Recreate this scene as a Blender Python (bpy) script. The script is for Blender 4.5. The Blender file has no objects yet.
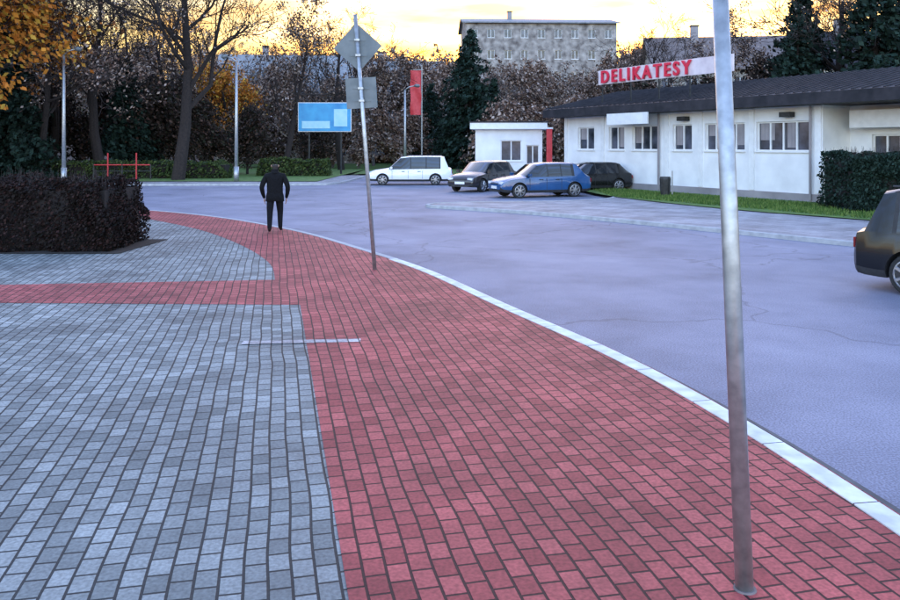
import bpy, math, random, bmesh
from mathutils import Vector, Matrix
from mathutils import noise as mnoise
R = random.Random(7)
scene = bpy.context.scene
COL = scene.collection

# ------------------------------------------------------------------ materials
def newmat(name):
    m = bpy.data.materials.new(name); m.use_nodes = True
    nt = m.node_tree
    return m, nt, nt.nodes['Principled BSDF']

def N(nt, t, **kw):
    n = nt.nodes.new(t)
    for k, v in kw.items(): setattr(n, k, v)
    return n

def ramp(nt, stops):
    r = N(nt, 'ShaderNodeValToRGB')
    el = r.color_ramp.elements
    while len(el) > 1: el.remove(el[0])
    el[0].position = stops[0][0]; el[0].color = (*stops[0][1], 1)
    for p, c in stops[1:]:
        e = el.new(p); e.color = (*c, 1)
    return r

def mat_noise(name, c1, c2, scale=5, rough=0.8, metal=0, bump=0.0, detail=4, spec=0.5, coat=0, bd=0.02):
    m, nt, b = newmat(name)
    tc = N(nt, 'ShaderNodeTexCoord')
    no = N(nt, 'ShaderNodeTexNoise'); no.inputs['Scale'].default_value = scale; no.inputs['Detail'].default_value = detail
    nt.links.new(tc.outputs['Object'], no.inputs['Vector'])
    r = ramp(nt, [(0.3, c1), (0.7, c2)])
    nt.links.new(no.outputs['Fac'], r.inputs['Fac'])
    nt.links.new(r.outputs['Color'], b.inputs['Base Color'])
    b.inputs['Roughness'].default_value = rough
    b.inputs['Metallic'].default_value = metal
    b.inputs['Specular IOR Level'].default_value = spec
    b.inputs['Coat Weight'].default_value = coat
    if bump:
        bp = N(nt, 'ShaderNodeBump'); bp.inputs['Strength'].default_value = bump; bp.inputs['Distance'].default_value = bd
        nt.links.new(no.outputs['Fac'], bp.inputs['Height']); nt.links.new(bp.outputs['Normal'], b.inputs['Normal'])
    return m

def mat_leaf(name, cols, rough=0.7):
    m, nt, b = newmat(name)
    g = N(nt, 'ShaderNodeNewGeometry')
    r = ramp(nt, [((i + 0.5) / len(cols), c) for i, c in enumerate(cols)])
    nt.links.new(g.outputs['Random Per Island'], r.inputs['Fac'])
    nt.links.new(r.outputs['Color'], b.inputs['Base Color'])
    b.inputs['Roughness'].default_value = rough
    b.inputs['Specular IOR Level'].default_value = 0.2
    return m

def mat_pavers(name, ca, cb, mortar, ang, bw=0.17, bh=0.12, ms=0.0085):
    m, nt, b = newmat(name)
    g = N(nt, 'ShaderNodeNewGeometry')
    mp = N(nt, 'ShaderNodeMapping'); mp.inputs['Rotation'].default_value = (0, 0, ang)
    wn = N(nt, 'ShaderNodeTexNoise'); wn.inputs['Scale'].default_value = 0.9; wn.inputs['Detail'].default_value = 1
    nt.links.new(g.outputs['Position'], wn.inputs['Vector'])
    vs = N(nt, 'ShaderNodeVectorMath', operation='SCALE'); vs.inputs['Scale'].default_value = 0.05
    nt.links.new(wn.outputs['Color'], vs.inputs[0])
    va = N(nt, 'ShaderNodeVectorMath', operation='ADD')
    nt.links.new(g.outputs['Position'], va.inputs[0]); nt.links.new(vs.outputs[0], va.inputs[1])
    nt.links.new(va.outputs[0], mp.inputs['Vector'])
    br = N(nt, 'ShaderNodeTexBrick')
    br.inputs['Scale'].default_value = 1.0
    br.inputs['Brick Width'].default_value = bw; br.inputs['Row Height'].default_value = bh
    br.inputs['Mortar Size'].default_value = ms; br.inputs['Mortar Smooth'].default_value = 0.35
    br.inputs['Bias'].default_value = 0.0
    br.inputs['Color1'].default_value = (*ca, 1); br.inputs['Color2'].default_value = (*cb, 1); br.inputs['Mortar'].default_value = (*mortar, 1)
    nt.links.new(mp.outputs[0], br.inputs['Vector'])
    n1 = N(nt, 'ShaderNodeTexNoise'); n1.inputs['Scale'].default_value = 0.8; n1.inputs['Detail'].default_value = 5; n1.inputs['Roughness'].default_value = 0.65
    nt.links.new(g.outputs['Position'], n1.inputs['Vector'])
    r1 = ramp(nt, [(0.3, (0.62, 0.60, 0.60)), (0.5, (0.95, 0.95, 0.95)), (0.72, (1.35, 1.35, 1.35))])
    nt.links.new(n1.outputs['Fac'], r1.inputs['Fac'])
    n2 = N(nt, 'ShaderNodeTexNoise'); n2.inputs['Scale'].default_value = 45; n2.inputs['Detail'].default_value = 2
    nt.links.new(g.outputs['Position'], n2.inputs['Vector'])
    r2 = ramp(nt, [(0.3, (0.72, 0.72, 0.72)), (0.7, (1.2, 1.2, 1.2))])
    nt.links.new(n2.outputs['Fac'], r2.inputs['Fac'])
    mx = N(nt, 'ShaderNodeMix', data_type='RGBA', blend_type='MULTIPLY'); mx.inputs[0].default_value = 1
    nt.links.new(br.outputs['Color'], mx.inputs[6]); nt.links.new(r1.outputs['Color'], mx.inputs[7])
    mx2 = N(nt, 'ShaderNodeMix', data_type='RGBA', blend_type='MULTIPLY'); mx2.inputs[0].default_value = 1
    nt.links.new(mx.outputs[2], mx2.inputs[6]); nt.links.new(r2.outputs['Color'], mx2.inputs[7])
    nt.links.new(mx2.outputs[2], b.inputs['Base Color'])
    b.inputs['Roughness'].default_value = 0.72
    b.inputs['Specular IOR Level'].default_value = 0.35
    inv = N(nt, 'ShaderNodeMath', operation='SUBTRACT'); inv.inputs[0].default_value = 1
    nt.links.new(br.outputs['Fac'], inv.inputs[1])
    bp = N(nt, 'ShaderNodeBump'); bp.inputs['Strength'].default_value = 0.9; bp.inputs['Distance'].default_value = 0.012
    nt.links.new(inv.outputs[0], bp.inputs['Height']); nt.links.new(bp.outputs['Normal'], b.inputs['Normal'])
    return m

def mat_asphalt(name):
    m, nt, b = newmat(name)
    g = N(nt, 'ShaderNodeNewGeometry')
    n1 = N(nt, 'ShaderNodeTexNoise'); n1.inputs['Scale'].default_value = 0.35; n1.inputs['Detail'].default_value = 6; n1.inputs['Roughness'].default_value = 0.65
    n2 = N(nt, 'ShaderNodeTexNoise'); n2.inputs['Scale'].default_value = 60; n2.inputs['Detail'].default_value = 2
    for n in (n1, n2): nt.links.new(g.outputs['Position'], n.inputs['Vector'])
    r1 = ramp(nt, [(0.3, (0.125, 0.132, 0.18)), (0.5, (0.20, 0.205, 0.27)), (0.72, (0.28, 0.28, 0.355))])
    r2 = ramp(nt, [(0.35, (0.65, 0.65, 0.65)), (0.65, (1.25, 1.25, 1.25))])
    nt.links.new(n1.outputs['Fac'], r1.inputs['Fac']); nt.links.new(n2.outputs['Fac'], r2.inputs['Fac'])
    vo = N(nt, 'ShaderNodeTexVoronoi', feature='DISTANCE_TO_EDGE'); vo.inputs['Scale'].default_value = 0.16
    wv = N(nt, 'ShaderNodeVectorMath', operation='ADD')
    n3 = N(nt, 'ShaderNodeTexNoise'); n3.inputs['Scale'].default_value = 1.2; n3.inputs['Detail'].default_value = 3
    nt.links.new(g.outputs['Position'], n3.inputs['Vector'])
    nt.links.new(g.outputs['Position'], wv.inputs[0]); nt.links.new(n3.outputs['Color'], wv.inputs[1])
    nt.links.new(wv.outputs[0], vo.inputs['Vector'])
    r3 = ramp(nt, [(0.0, (0.65, 0.65, 0.65)), (0.007, (1, 1, 1))])
    nt.links.new(vo.outputs['Distance'], r3.inputs['Fac'])
    a = N(nt, 'ShaderNodeMix', data_type='RGBA', blend_type='MULTIPLY'); a.inputs[0].default_value = 1
    nt.links.new(r1.outputs['Color'], a.inputs[6]); nt.links.new(r2.outputs['Color'], a.inputs[7])
    c = N(nt, 'ShaderNodeMix', data_type='RGBA', blend_type='MULTIPLY'); c.inputs[0].default_value = 1
    nt.links.new(a.outputs[2], c.inputs[6]); nt.links.new(r3.outputs['Color'], c.inputs[7])
    nt.links.new(c.outputs[2], b.inputs['Base Color'])
    b.inputs['Roughness'].default_value = 0.68
    b.inputs['Specular IOR Level'].default_value = 0.35
    bp = N(nt, 'ShaderNodeBump'); bp.inputs['Strength'].default_value = 0.35; bp.inputs['Distance'].default_value = 0.006
    nt.links.new(n2.outputs['Fac'], bp.inputs['Height']); nt.links.new(bp.outputs['Normal'], b.inputs['Normal'])
    return m

ANG = math.radians(12.4)
PAV_ANG = -(math.pi/2 + ANG)
M_GREY = mat_pavers('grey_pavers', (0.155, 0.165, 0.16), (0.30, 0.31, 0.30), (0.026, 0.027, 0.028), PAV_ANG)
M_RED = mat_pavers('red_pavers', (0.27, 0.045, 0.045), (0.44, 0.095, 0.09), (0.035, 0.009, 0.010), PAV_ANG)
M_PALE = mat_pavers('pale_pavers', (0.42, 0.38, 0.38), (0.6, 0.56, 0.56), (0.12, 0.10, 0.10), PAV_ANG)
M_FARPAV = mat_pavers('slab_pavement', (0.27, 0.26, 0.28), (0.36, 0.34, 0.36), (0.1, 0.1, 0.1), 0.95, 0.5, 0.5)
M_ASPH = mat_asphalt('asphalt')
M_KERB = mat_noise('concrete_kerb', (0.5, 0.5, 0.5), (0.8, 0.8, 0.78), 5, 0.8, bump=0.3)
M_KERBG = mat_noise('grey_kerb', (0.3, 0.3, 0.31), (0.45, 0.45, 0.46), 5, 0.8, bump=0.3)
M_GRASS = mat_noise('grass', (0.05, 0.10, 0.015), (0.13, 0.22, 0.04), 3, 0.9, bump=0.5)
M_SOIL = mat_noise('ground_soil', (0.05, 0.05, 0.03), (0.10, 0.11, 0.05), 0.3, 0.95)
M_HILL = mat_noise('hillside', (0.035, 0.03, 0.03), (0.10, 0.07, 0.055), 0.12, 0.95, detail=8)
M_STEEL = mat_noise('galvanised_steel', (0.30, 0.31, 0.32), (0.48, 0.49, 0.5), 14, 0.42, metal=0.75)
M_SIGNBACK = mat_noise('sign_back', (0.10, 0.12, 0.13), (0.17, 0.19, 0.20), 5, 0.5, metal=0.3)
M_DARKMETAL = mat_noise('dark_metal', (0.02, 0.02, 0.02), (0.05, 0.05, 0.05), 8, 0.5, metal=0.4)
M_BARK = mat_noise('bark', (0.012, 0.008, 0.008), (0.034, 0.024, 0.02), 12, 0.95, bump=0.5)
M_BARKG = mat_noise('bark_grey', (0.08, 0.066, 0.06), (0.2, 0.17, 0.15), 12, 0.95)
M_CONIF = mat_leaf('conifer_needles', [(0.005, 0.013, 0.009), (0.011, 0.027, 0.018), (0.023, 0.048, 0.036), (0.008, 0.02, 0.014)])
M_BROWNLEAF = mat_leaf('brown_leaves', [(0.04, 0.022, 0.018), (0.14, 0.075, 0.05), (0.3, 0.2, 0.15), (0.05, 0.033, 0.03), (0.46, 0.36, 0.31)])
M_GREENLEAF = mat_leaf('green_leaves', [(0.02, 0.035, 0.012), (0.05, 0.08, 0.02), (0.09, 0.11, 0.03), (0.03, 0.05, 0.02)])
M_ORANGELEAF = mat_leaf('orange_leaves', [(0.45, 0.14, 0.02), (0.6, 0.24, 0.03), (0.3, 0.1, 0.02), (0.55, 0.33, 0.05)])
M_HEDGE = mat_leaf('hedge_leaves', [(0.008, 0.005, 0.005), (0.019, 0.009, 0.008), (0.005, 0.006, 0.004), (0.034, 0.014, 0.012)])
M_WHITE = mat_noise('white_plaster', (0.68, 0.68, 0.69), (0.84, 0.84, 0.84), 1.2, 0.8, detail=6)
M_WFRAME = mat_noise('white_frame', (0.7, 0.7, 0.7), (0.8, 0.8, 0.8), 4, 0.5)
M_GLASS = mat_noise('window_glass', (0.02, 0.025, 0.03), (0.11, 0.12, 0.16), 1.6, 0.12)
M_ROOFD = mat_noise('dark_roof', (0.014, 0.014, 0.018), (0.038, 0.034, 0.04), 2.5, 0.75, spec=.3)
M_ROOFB = mat_noise('brown_roof', (0.11, 0.08, 0.075), (0.2, 0.16, 0.15), 2.5, 0.85)
M_ROOFG = mat_noise('grey_roof', (0.16, 0.17, 0.19), (0.27, 0.28, 0.30), 2.0, 0.8)
M_BEIGE = mat_noise('beige_plaster', (0.28, 0.24, 0.21), (0.40, 0.36, 0.31), 1.0, 0.85)
M_GREYPL = mat_noise('grey_plaster', (0.22, 0.2, 0.21), (0.34, 0.31, 0.32), 1.0, 0.85)
M_REDP = mat_noise('red_paint', (0.5, 0.02, 0.03), (0.62, 0.05, 0.06), 4, 0.5)
M_BLUEP = mat_noise('blue_poster', (0.01, 0.22, 0.5), (0.04, 0.38, 0.66), 1.2, 0.4)
M_LBLUE = mat_noise('light_blue', (.3,.6,.72), (.45,.7,.78), 3, .5)
M_TYRE = mat_noise('tyre', (0.01, 0.01, 0.01), (0.025, 0.025, 0.025), 20, 0.85)
M_ALLOY = mat_noise('alloy', (0.3, 0.3, 0.32), (0.45, 0.45, 0.47), 10, 0.35, metal=0.9)
M_CARGLASS = mat_noise('car_glass', (0.012, 0.014, 0.018), (0.03, 0.034, 0.04), 2, 0.05, coat=0.3)
M_TRIM = mat_noise('car_trim', (0.015, 0.015, 0.017), (0.03, 0.03, 0.032), 9, 0.6)
M_LAMP = mat_noise('car_headlamp', (0.6, 0.62, 0.66), (0.85, 0.86, 0.88), 15, 0.15)
M_TAIL = mat_noise('car_tail_lamp', (0.12, 0.005, 0.005), (0.25, 0.01, 0.01), 15, 0.2)
M_PWHITE = mat_noise('paint_white', (0.74, 0.74, 0.76), (0.82, 0.82, 0.84), 1.5, 0.25, coat=0.6)
M_PBLUE = mat_noise('paint_blue', (0.008, 0.05, 0.15), (0.016, 0.08, 0.22), 1.5, 0.25, coat=0.7)
M_PBLACK = mat_noise('paint_black', (0.006, 0.006, 0.007), (0.011, 0.011, 0.012), 1.5, 0.22, coat=0.3, spec=.35)
M_PDARK = mat_noise('paint_dark_grey', (0.02, 0.016, 0.018), (0.034, 0.027, 0.03), 1.5, 0.25, coat=0.5)
M_STONE = mat_noise('rough_plaster', (0.09, 0.075, 0.07), (0.46, 0.42, 0.39), 1.1, 0.95, detail=12)
M_CLOTH = mat_noise('dark_cloth', (0.004, 0.004, 0.005), (0.010, 0.010, 0.012), 30, 0.95, bump=0.2, spec=.2)
M_JEANS = mat_noise('dark_trousers', (0.005, 0.005, 0.007), (0.011, 0.011, 0.015), 30, 0.95, spec=.2)
M_SKIN = mat_noise('skin', (0.36, 0.2, 0.15), (0.45, 0.27, 0.2), 20, 0.55)
M_HAIR = mat_noise('hair', (0.012, 0.009, 0.008), (0.03, 0.02, 0.016), 60, 0.7)
M_SHOE = mat_noise('shoe', (0.01, 0.01, 0.01), (0.02, 0.02, 0.02), 20, 0.5)
M_LETTER = mat_noise('red_letters', (0.6, 0.01, 0.04), (0.72, 0.03, 0.07), 3, 0.45)
M_SPANEL = mat_noise('pink_white_panel', (0.6, 0.5, 0.53), (0.75, 0.65, 0.67), 3, 0.5)

# ------------------------------------------------------------------ mesh builder
class MB:
    def __init__(s): s.v = []; s.f = []; s.m = []; s.mats = []
    def mi(s, mat):
        if mat not in s.mats: s.mats.append(mat)
        return s.mats.index(mat)
    def add(s, vs, fs, mat):
        o = len(s.v); s.v += [tuple(v) for v in vs]; i = s.mi(mat)
        for f in fs: s.f.append(tuple(o + k for k in f)); s.m.append(i)
    def box(s, x0, x1, y0, y1, z0, z1, mat):
        s.add([(x0,y0,z0),(x1,y0,z0),(x1,y1,z0),(x0,y1,z0),(x0,y0,z1),(x1,y0,z1),(x1,y1,z1),(x0,y1,z1)],
              [(0,3,2,1),(4,5,6,7),(0,1,5,4),(1,2,6,5),(2,3,7,6),(3,0,4,7)], mat)
    def tube(s, pts, rads, mat, n=8, cap=True):
        o = len(s.v); i = s.mi(mat)
        L = len(pts)
        for k, p in enumerate(pts):
            p = Vector(p)
            if k == 0: d = Vector(pts[1]) - p
            elif k == L - 1: d = p - Vector(pts[k-1])
            else: d = Vector(pts[k+1]) - Vector(pts[k-1])
            d.normalize()
            a = d.cross(Vector((0.0, 1.0, 0.0)) if abs(d.y) < 0.9 else Vector((1.0, 0, 0))); a.normalize(); b = d.cross(a)
            for j in range(n):
                t = 2 * math.pi * j / n
                q = p + (a * math.cos(t) + b * math.sin(t)) * rads[k]
                s.v.append((q.x, q.y, q.z))
        for k in range(L - 1):
            for j in range(n):
                j2 = (j + 1) % n
                s.f.append((o+k*n+j, o+k*n+j2, o+(k+1)*n+j2, o+(k+1)*n+j)); s.m.append(i)
        if cap:
            s.f.append(tuple(o + j for j in range(n))[::-1]); s.m.append(i)
            s.f.append(tuple(o + (L-1)*n + j for j in range(n))); s.m.append(i)
    def lathe_y(s, prof, c, mat, n=20):
        o = len(s.v); i = s.mi(mat)
        for (y, r) in prof:
            for j in range(n):
                t = 2*math.pi*j/n
                s.v.append((c[0]+r*math.cos(t), c[1]+y, c[2]+r*math.sin(t)))
        for k in range(len(prof)-1):
            for j in range(n):
                j2 = (j+1) % n
                s.f.append((o+k*n+j, o+k*n+j2, o+(k+1)*n+j2, o+(k+1)*n+j)); s.m.append(i)
        s.f.append(tuple(o+j for j in range(n))); s.m.append(i)
        s.f.append(tuple(o+(len(prof)-1)*n+j for j in range(n))); s.m.append(i)
    def leaf(s, p, size, i, rng):
        d = Vector((rng.gauss(0,1), rng.gauss(0,1), rng.gauss(0,1))); d.normalize()
        a = d.orthogonal().normalized() * size; b = d.cross(a).normalized() * size * 0.6
        o = len(s.v)
        for q in (p - a, p - b, p + a, p + b): s.v.append((q.x, q.y, q.z))
        s.f.append((o, o+1, o+2, o+3)); s.m.append(i)
    def mesh(s, name, smooth=False):
        me = bpy.data.meshes.new(name); me.from_pydata(s.v, [], s.f)
        for m in s.mats: me.materials.append(m)
        me.polygons.foreach_set('material_index', s.m)
        if smooth: me.polygons.foreach_set('use_smooth', [True]*len(s.f))
        me.update(); return me
    def obj(s, name, parent=None, smooth=False, loc=None):
        ob = bpy.data.objects.new(name, s.mesh(name, smooth)); COL.objects.link(ob)
        if parent: ob.parent = parent
        if loc: ob.location = loc
        return ob

def empty(name, loc=(0,0,0), rot=0):
    e = bpy.data.objects.new(name, None); COL.objects.link(e)
    e.location = loc; e.rotation_euler = (0, 0, rot); e.empty_display_size = 0.5
    return e

def smooth_line(P, n=8):
    out = []
    for i in range(len(P)-1):
        p0 = Vector(P[max(i-1,0)]); p1 = Vector(P[i]); p2 = Vector(P[i+1]); p3 = Vector(P[min(i+2,len(P)-1)])
        for k in range(n):
            t = k/n
            q = 0.5*((2*p1)+(p2-p0)*t+(2*p0-5*p1+4*p2-p3)*t*t+(3*p1-p0-3*p2+p3)*t**3)
            out.append((q.x, q.y))
    out.append(tuple(P[-1])); return out

def sheet(name, poly, z, mat):
    m = MB(); m.add([(x, y, z) for x, y in poly], [tuple(range(len(poly)))], mat)
    o = m.obj(name)
    if o.data.polygons[0].normal.z < 0: o.data.flip_normals()
    return o

def kerb(name, line, w, z0, z1, side, mat, gap=False):
    m = MB()
    def piece(pts):
        n = len(pts)
        for k in range(n-1):
            (a, b), (c, d) = pts[k], pts[k+1]
            m.add([(a[0],a[1],z0),(a[0],a[1],z1-0.015),(a[0]*.88+b[0]*.12,a[1]*.88+b[1]*.12,z1),(b[0],b[1],z1),(b[0],b[1],z0),
                   (c[0],c[1],z0),(c[0],c[1],z1-0.015),(c[0]*.88+d[0]*.12,c[1]*.88+d[1]*.12,z1),(d[0],d[1],z1),(d[0],d[1],z0)],
                  [(0,1,6,5),(1,2,7,6),(2,3,8,7),(3,4,9,8)], mat)
    def off(p, d):
        nrm = Vector((-d.y, d.x))*side; q = Vector(p)+nrm*w
        return ((p[0],p[1]), (q.x, q.y))
    if not gap:
        L = []
        n = len(line)
        for k, p in enumerate(line):
            a = Vector(line[max(k-1,0)]); b = Vector(line[min(k+1,n-1)]); L.append(off(p, (b-a).normalized()))
        piece(L)
    else:
        cum = [0]
        for k in range(len(line)-1):
            cum.append(cum[-1]+(Vector(line[k+1])-Vector(line[k])).length)
        def at(s):
            s = max(0, min(cum[-1]-1e-6, s))
            for k in range(len(cum)-1):
                if cum[k+1] >= s:
                    u = (s-cum[k])/max(1e-9, cum[k+1]-cum[k]); return Vector(line[k]).lerp(Vector(line[k+1]), u)
        s = 0
        while s < cum[-1]:
            a, c = s+.005, min(s+.995, cum[-1])
            if c - a < .1: break
            b = (a+c)/2
            piece([off(at(t), (at(t+.05)-at(t-.05)).normalized()) for t in (a, b, c)])
            s += 1.0
    return m.obj(name)

# ------------------------------------------------------------------ ground, roads
sheet('ground', [(-1500,-1500),(1500,-1500),(1500,1500),(-1500,1500)], -0.14, M_SOIL)
sheet('road', [(-75,-14),(45,-14),(45,60),(-75,60)], -0.10, M_ASPH)
K = smooth_line([(4.4,-14),(3.8,-5),(3.1,1.5),(2.675,4.76),(2.285,6.77),(1.75,8.6),(0.85,10.9),(-0.352,14.08),(-1.78,16.9),(-3.98,20.7),(-7.38,24.8),(-11.4,27.8),(-17,30),(-30,32.4),(-75,35)])
sheet('pavement', K + [(-75,-14)], 0.0, M_GREY)
kn = max(i for i,p in enumerate(K) if p[0] > -1.1)
kerb('kerb', K[:kn+1], 0.19, -0.12, 0.012, 1, M_KERB, gap=True)
kerb('kerb', K[kn:], 0.15, -0.12, 0.012, 1, M_KERBG)
Kred = [p for p in K if p[0] > -17.01]
up = smooth_line([(-17,28.6),(-11.3,26.2),(-9.16,24.0),(-6.6,20.9),(-4.71,17.8),(-3.42,15.04),(-2.85,13.04)])
sheet('cycle_path', Kred + up + [(-7.07,12.57),(-20,12.1),(-20,10.95),(-6.27,11.14),(-2.06,11.0),(-0.49,3.87),(3.44,-14)], 0.004, M_RED)
m = MB(); m.add([(-2.3,8.80,.008),(-1.0,8.92,.008),(-1.01,9.06,.008),(-2.31,8.95,.008)], [(0,1,2,3)], M_PALE); m.obj('pale_paver_row')
F = smooth_line([(26,-12),(16.5,8),(12,14.2),(9.2,17.96),(7.25,20.7),(4.58,24.2),(2.2,26.8),(-0.2,28.7),(-0.9,29.6),(-0.3,30.6),(1.5,31.2),(4,31.6),(6.4,33.0),(7.2,35.2)], 6)
sheet('pavement', F + [(40,35),(40,-12)], 0.0, M_FARPAV)
kerb('kerb', F, 0.14, -0.12, 0.012, -1, M_KERBG)
sheet('grass_verge', smooth_line([(6.0,46),(6.3,39),(7.0,33.6),(9.4,27.4),(12.6,22.6),(22,9)],4) + [(34,10),(34,46)], 0.03, M_GRASS)
FL = [(-75,44.5),(-40,45),(-14,45.2),(-8,45.6),(-6.6,47),(-6.2,52),(-6,58)]
FLs = smooth_line(FL, 5)
sheet('pavement', FLs + [(-75,58)], 0.0, M_FARPAV)
kerb('kerb', FLs, 0.14, -0.12, 0.012, 1, M_KERBG)
sheet('lawn', [(-75,48.0),(-8,48.0),(-7.5,72),(-75,80)], 0.03, M_GRASS)
sheet('lawn', [(-7.3,60.5),(60,60.5),(60,95),(-75,95),(-75,80.3),(-7.5,72.3)], 0.02, M_GRASS)
G1 = kerb('gutter', K, 0.20, -0.2, -0.094, -1, mat_noise('gutter_concrete', (0.06,0.06,0.065), (0.11,0.11,0.12), 4, 0.8))

m = MB(); mg = m.mi(mat_leaf('grass_blades', [(0.04,0.09,0.015),(0.09,0.16,0.03),(0.15,0.2,0.05)]))
W0, U = Vector((7.0,33.6)), (Vector((12.8,22.6))-Vector((7.0,33.6)))
for _ in range(14000):
    t = R.uniform(-.35,1.25); q = W0+U*t+Vector((.88,.47))*R.uniform(0,3.6)
    if t < 0 and q.x < 6.9: continue
    h = R.uniform(.05,.14); a = R.uniform(0,6.28); o = len(m.v)
    m.v += [(q.x,q.y,.02),(q.x+.05*math.cos(a),q.y+.05*math.sin(a),.02),(q.x+R.uniform(-.04,.04),q.y,.03+h)]; m.f.append((o,o+1,o+2)); m.m.append(mg)
m.obj('grass_tufts')

# ------------------------------------------------------------------ trees
def make_tree(seed, H, r0, spread=0.6, lv=4, leafmat=None, nleaf=0, lsize=0.12, bark=None, clear=0.25, cnts=(9,7,6,4,4), rmin=.012):
    rg = random.Random(seed); b = MB(); bark = bark or M_BARK
    tips = []
    def grow(p, d, L, r, level):
        n = 4 if level < 2 else (3 if level == 2 else 2)
        pts = [p.copy()]; rads = [r]; q = p.copy(); dd = d.copy()
        for k in range(n):
            w = 0.10 if level == 0 else 0.26
            dd = (dd + Vector((rg.gauss(0,w), rg.gauss(0,w), rg.gauss(0,w)+(0.10 if level else 0.03)))).normalized()
            q = q + dd*(L/n); pts.append(q.copy()); rads.append(max(r*(1-(k+1)/n*0.72), rmin))
        b.tube(pts, rads, bark, n=(9 if level == 0 else 5 if level == 1 else 3), cap=False)
        if level >= lv - 1:
            tips.extend(pts[1:])
        if level < lv:
            cnt = cnts[level]
            for k in range(cnt):
                t = (clear + (1-clear)*(k+rg.random())/cnt) if level == 0 else rg.uniform(0.2, 1.0)
                f = t*n; i = min(int(f), n-1); u = f-i
                pp = pts[i].lerp(pts[i+1], u); base = (pts[i+1]-pts[i]).normalized()
                ax = Vector((rg.gauss(0,1), rg.gauss(0,1), rg.gauss(0,1)*.5)).normalized()
                side = (ax - base*ax.dot(base)).normalized()
                sp = spread*rg.uniform(0.8, 1.4)
                nd = (base*math.cos(sp)+side*math.sin(sp)).normalized()
                ll = L*(0.55 if level == 0 else 0.52)*rg.uniform(0.7,1.2)*(1.15-0.5*t if level == 0 else 1)
                rr = rads[i]*(1-u)+rads[i+1]*u
                grow(pp, nd, ll, rr*0.55, level+1)
    grow(Vector((0,0,-0.1)), Vector((0,0,1)), H*0.8, r0, 0)
    if leafmat and nleaf:
        li = b.mi(leafmat)
        for _ in range(nleaf):
            t = rg.choice(tips)
            b.leaf(t + Vector((rg.gauss(0,.22), rg.gauss(0,.22), rg.gauss(0,.22))), lsize*rg.uniform(.6,1.3), li, rg)
    return b.mesh('tree_mesh')

def make_conifer(seed, H, rad, mat=None):
    rg = random.Random(seed); b = MB(); mat = mat or M_CONIF
    b.tube([(0,0,-.1),(0,0,H*.5),(0,0,H)], [H*.02, H*.012, .02], M_BARK, 7)
    li = b.mi(mat); nl = int(H*3.0)
    for k in range(nl):
        t = k/nl; z = H*(0.05+0.95*t); rr = rad*(1-t)**0.8*rg.uniform(.8,1.15)+.12
        nb = max(5, int(15*(1-t)+6))
        for j in range(nb):
            a = rg.uniform(0, 6.283); r1 = rr*rg.uniform(.75,1.15)
            ex, ey, ez = math.cos(a)*r1, math.sin(a)*r1, z - r1*.22 + rg.uniform(-.1,.1)
            b.tube([(0,0,z),(ex*.5,ey*.5,z-r1*.05),(ex,ey,ez)], [.03,.02,.008], M_BARK, 3, cap=False)
            for q in range(int(6+r1*8)):
                u = rg.uniform(.25,1.05)
                p = Vector((ex*u, ey*u, z+(ez-z)*u*u)) + Vector((rg.gauss(0,.12), rg.gauss(0,.12), rg.gauss(-.06,.1)))
                b.leaf(p, rg.uniform(.13,.28), li, rg)
    return b.mesh('conifer_mesh')

def place(name, me, x, y, z=0, rot=0, sc=1.0, parent=None, sz=None):
    o = bpy.data.objects.new(name, me); COL.objects.link(o); o.location = (x,y,z); o.rotation_euler = (0,0,rot)
    o.scale = (sc, sc, sz or sc)
    if parent: o.parent = parent
    return o

T_BARE1 = make_tree(1, 15, .36, .65, 4, M_BROWNLEAF, 1800, .07, rmin=.018)
T_BARE2 = make_tree(2, 12, .24, .6, 4, M_BROWNLEAF, 4000, .10, cnts=(9,7,5,3))
T_BROWN = make_tree(3, 11, .2, .6, 3, M_BROWNLEAF, 6500, .18, bark=M_BARKG, cnts=(12,8,6), clear=.18)
T_MIX = make_tree(4, 10, .2, .65, 3, M_GREENLEAF, 5500, .18, cnts=(12,8,6), clear=.15)
T_ORANGE = make_tree(5, 11, .22, .6, 3, M_ORANGELEAF, 6500, .16, cnts=(11,9,8))
T_GREY = make_tree(6, 10, .2, .7, 4, M_BROWNLEAF, 2200, .16, bark=M_BARKG, clear=.12, rmin=.026, cnts=(9,6,5,3))
T_SHRUB = make_tree(8, 5, .12, .8, 3, M_BROWNLEAF, 4200, .15, bark=M_BARKG, clear=.05, cnts=(14,8,5))
T_DARK = make_tree(9, 7, .15, .75, 3, mat_leaf('dark_leaves', [(.012,.011,.008),(.035,.02,.018),(.014,.02,.01),(.08,.045,.034)]), 8000, .16, clear=.06, cnts=(14,8,5))
C1 = make_conifer(11, 13.5, 4.3); C2 = make_conifer(12, 12, 3.6)

place('bare_tree', T_BARE1, -17.0, 50, 0, .3, 1.2)
place('bare_tree', T_BARE1, -23.5, 54, 0, 2.1, 1.05)
place('bare_tree', T_BARE2, -12.5, 60, 0, 1.0, 1.05)
place('bare_tree', T_BARE2, -20.5, 62, 0, 4.0, 1.15)
place('bare_tree', T_BARE1, -29, 58, 0, 5.0, .95)
place('bare_tree', T_BARE2, -26, 51, 0, 5.5, 1.1)
place('bare_tree', T_BARE1, -9.5, 70, 0, 3.3, .9)
place('conifer_tree', C2, -27.5, 50, 0, 1, .8)
place('conifer_tree', C1, -31, 54, 0, 2, .9)
place('conifer_tree', C2, -23, 57, 0, 3, .7)
place('autumn_tree', T_ORANGE, -28.0, 46, 0, 2, 1.25)
place('autumn_tree', T_ORANGE, -36, 62, 0, .5, 1.35)
place('autumn_tree', T_ORANGE, -30.5, 56, 0, 1.5, 1.3)
place('autumn_tree', T_ORANGE, -21, 78, 0, .9, .9)
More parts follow.
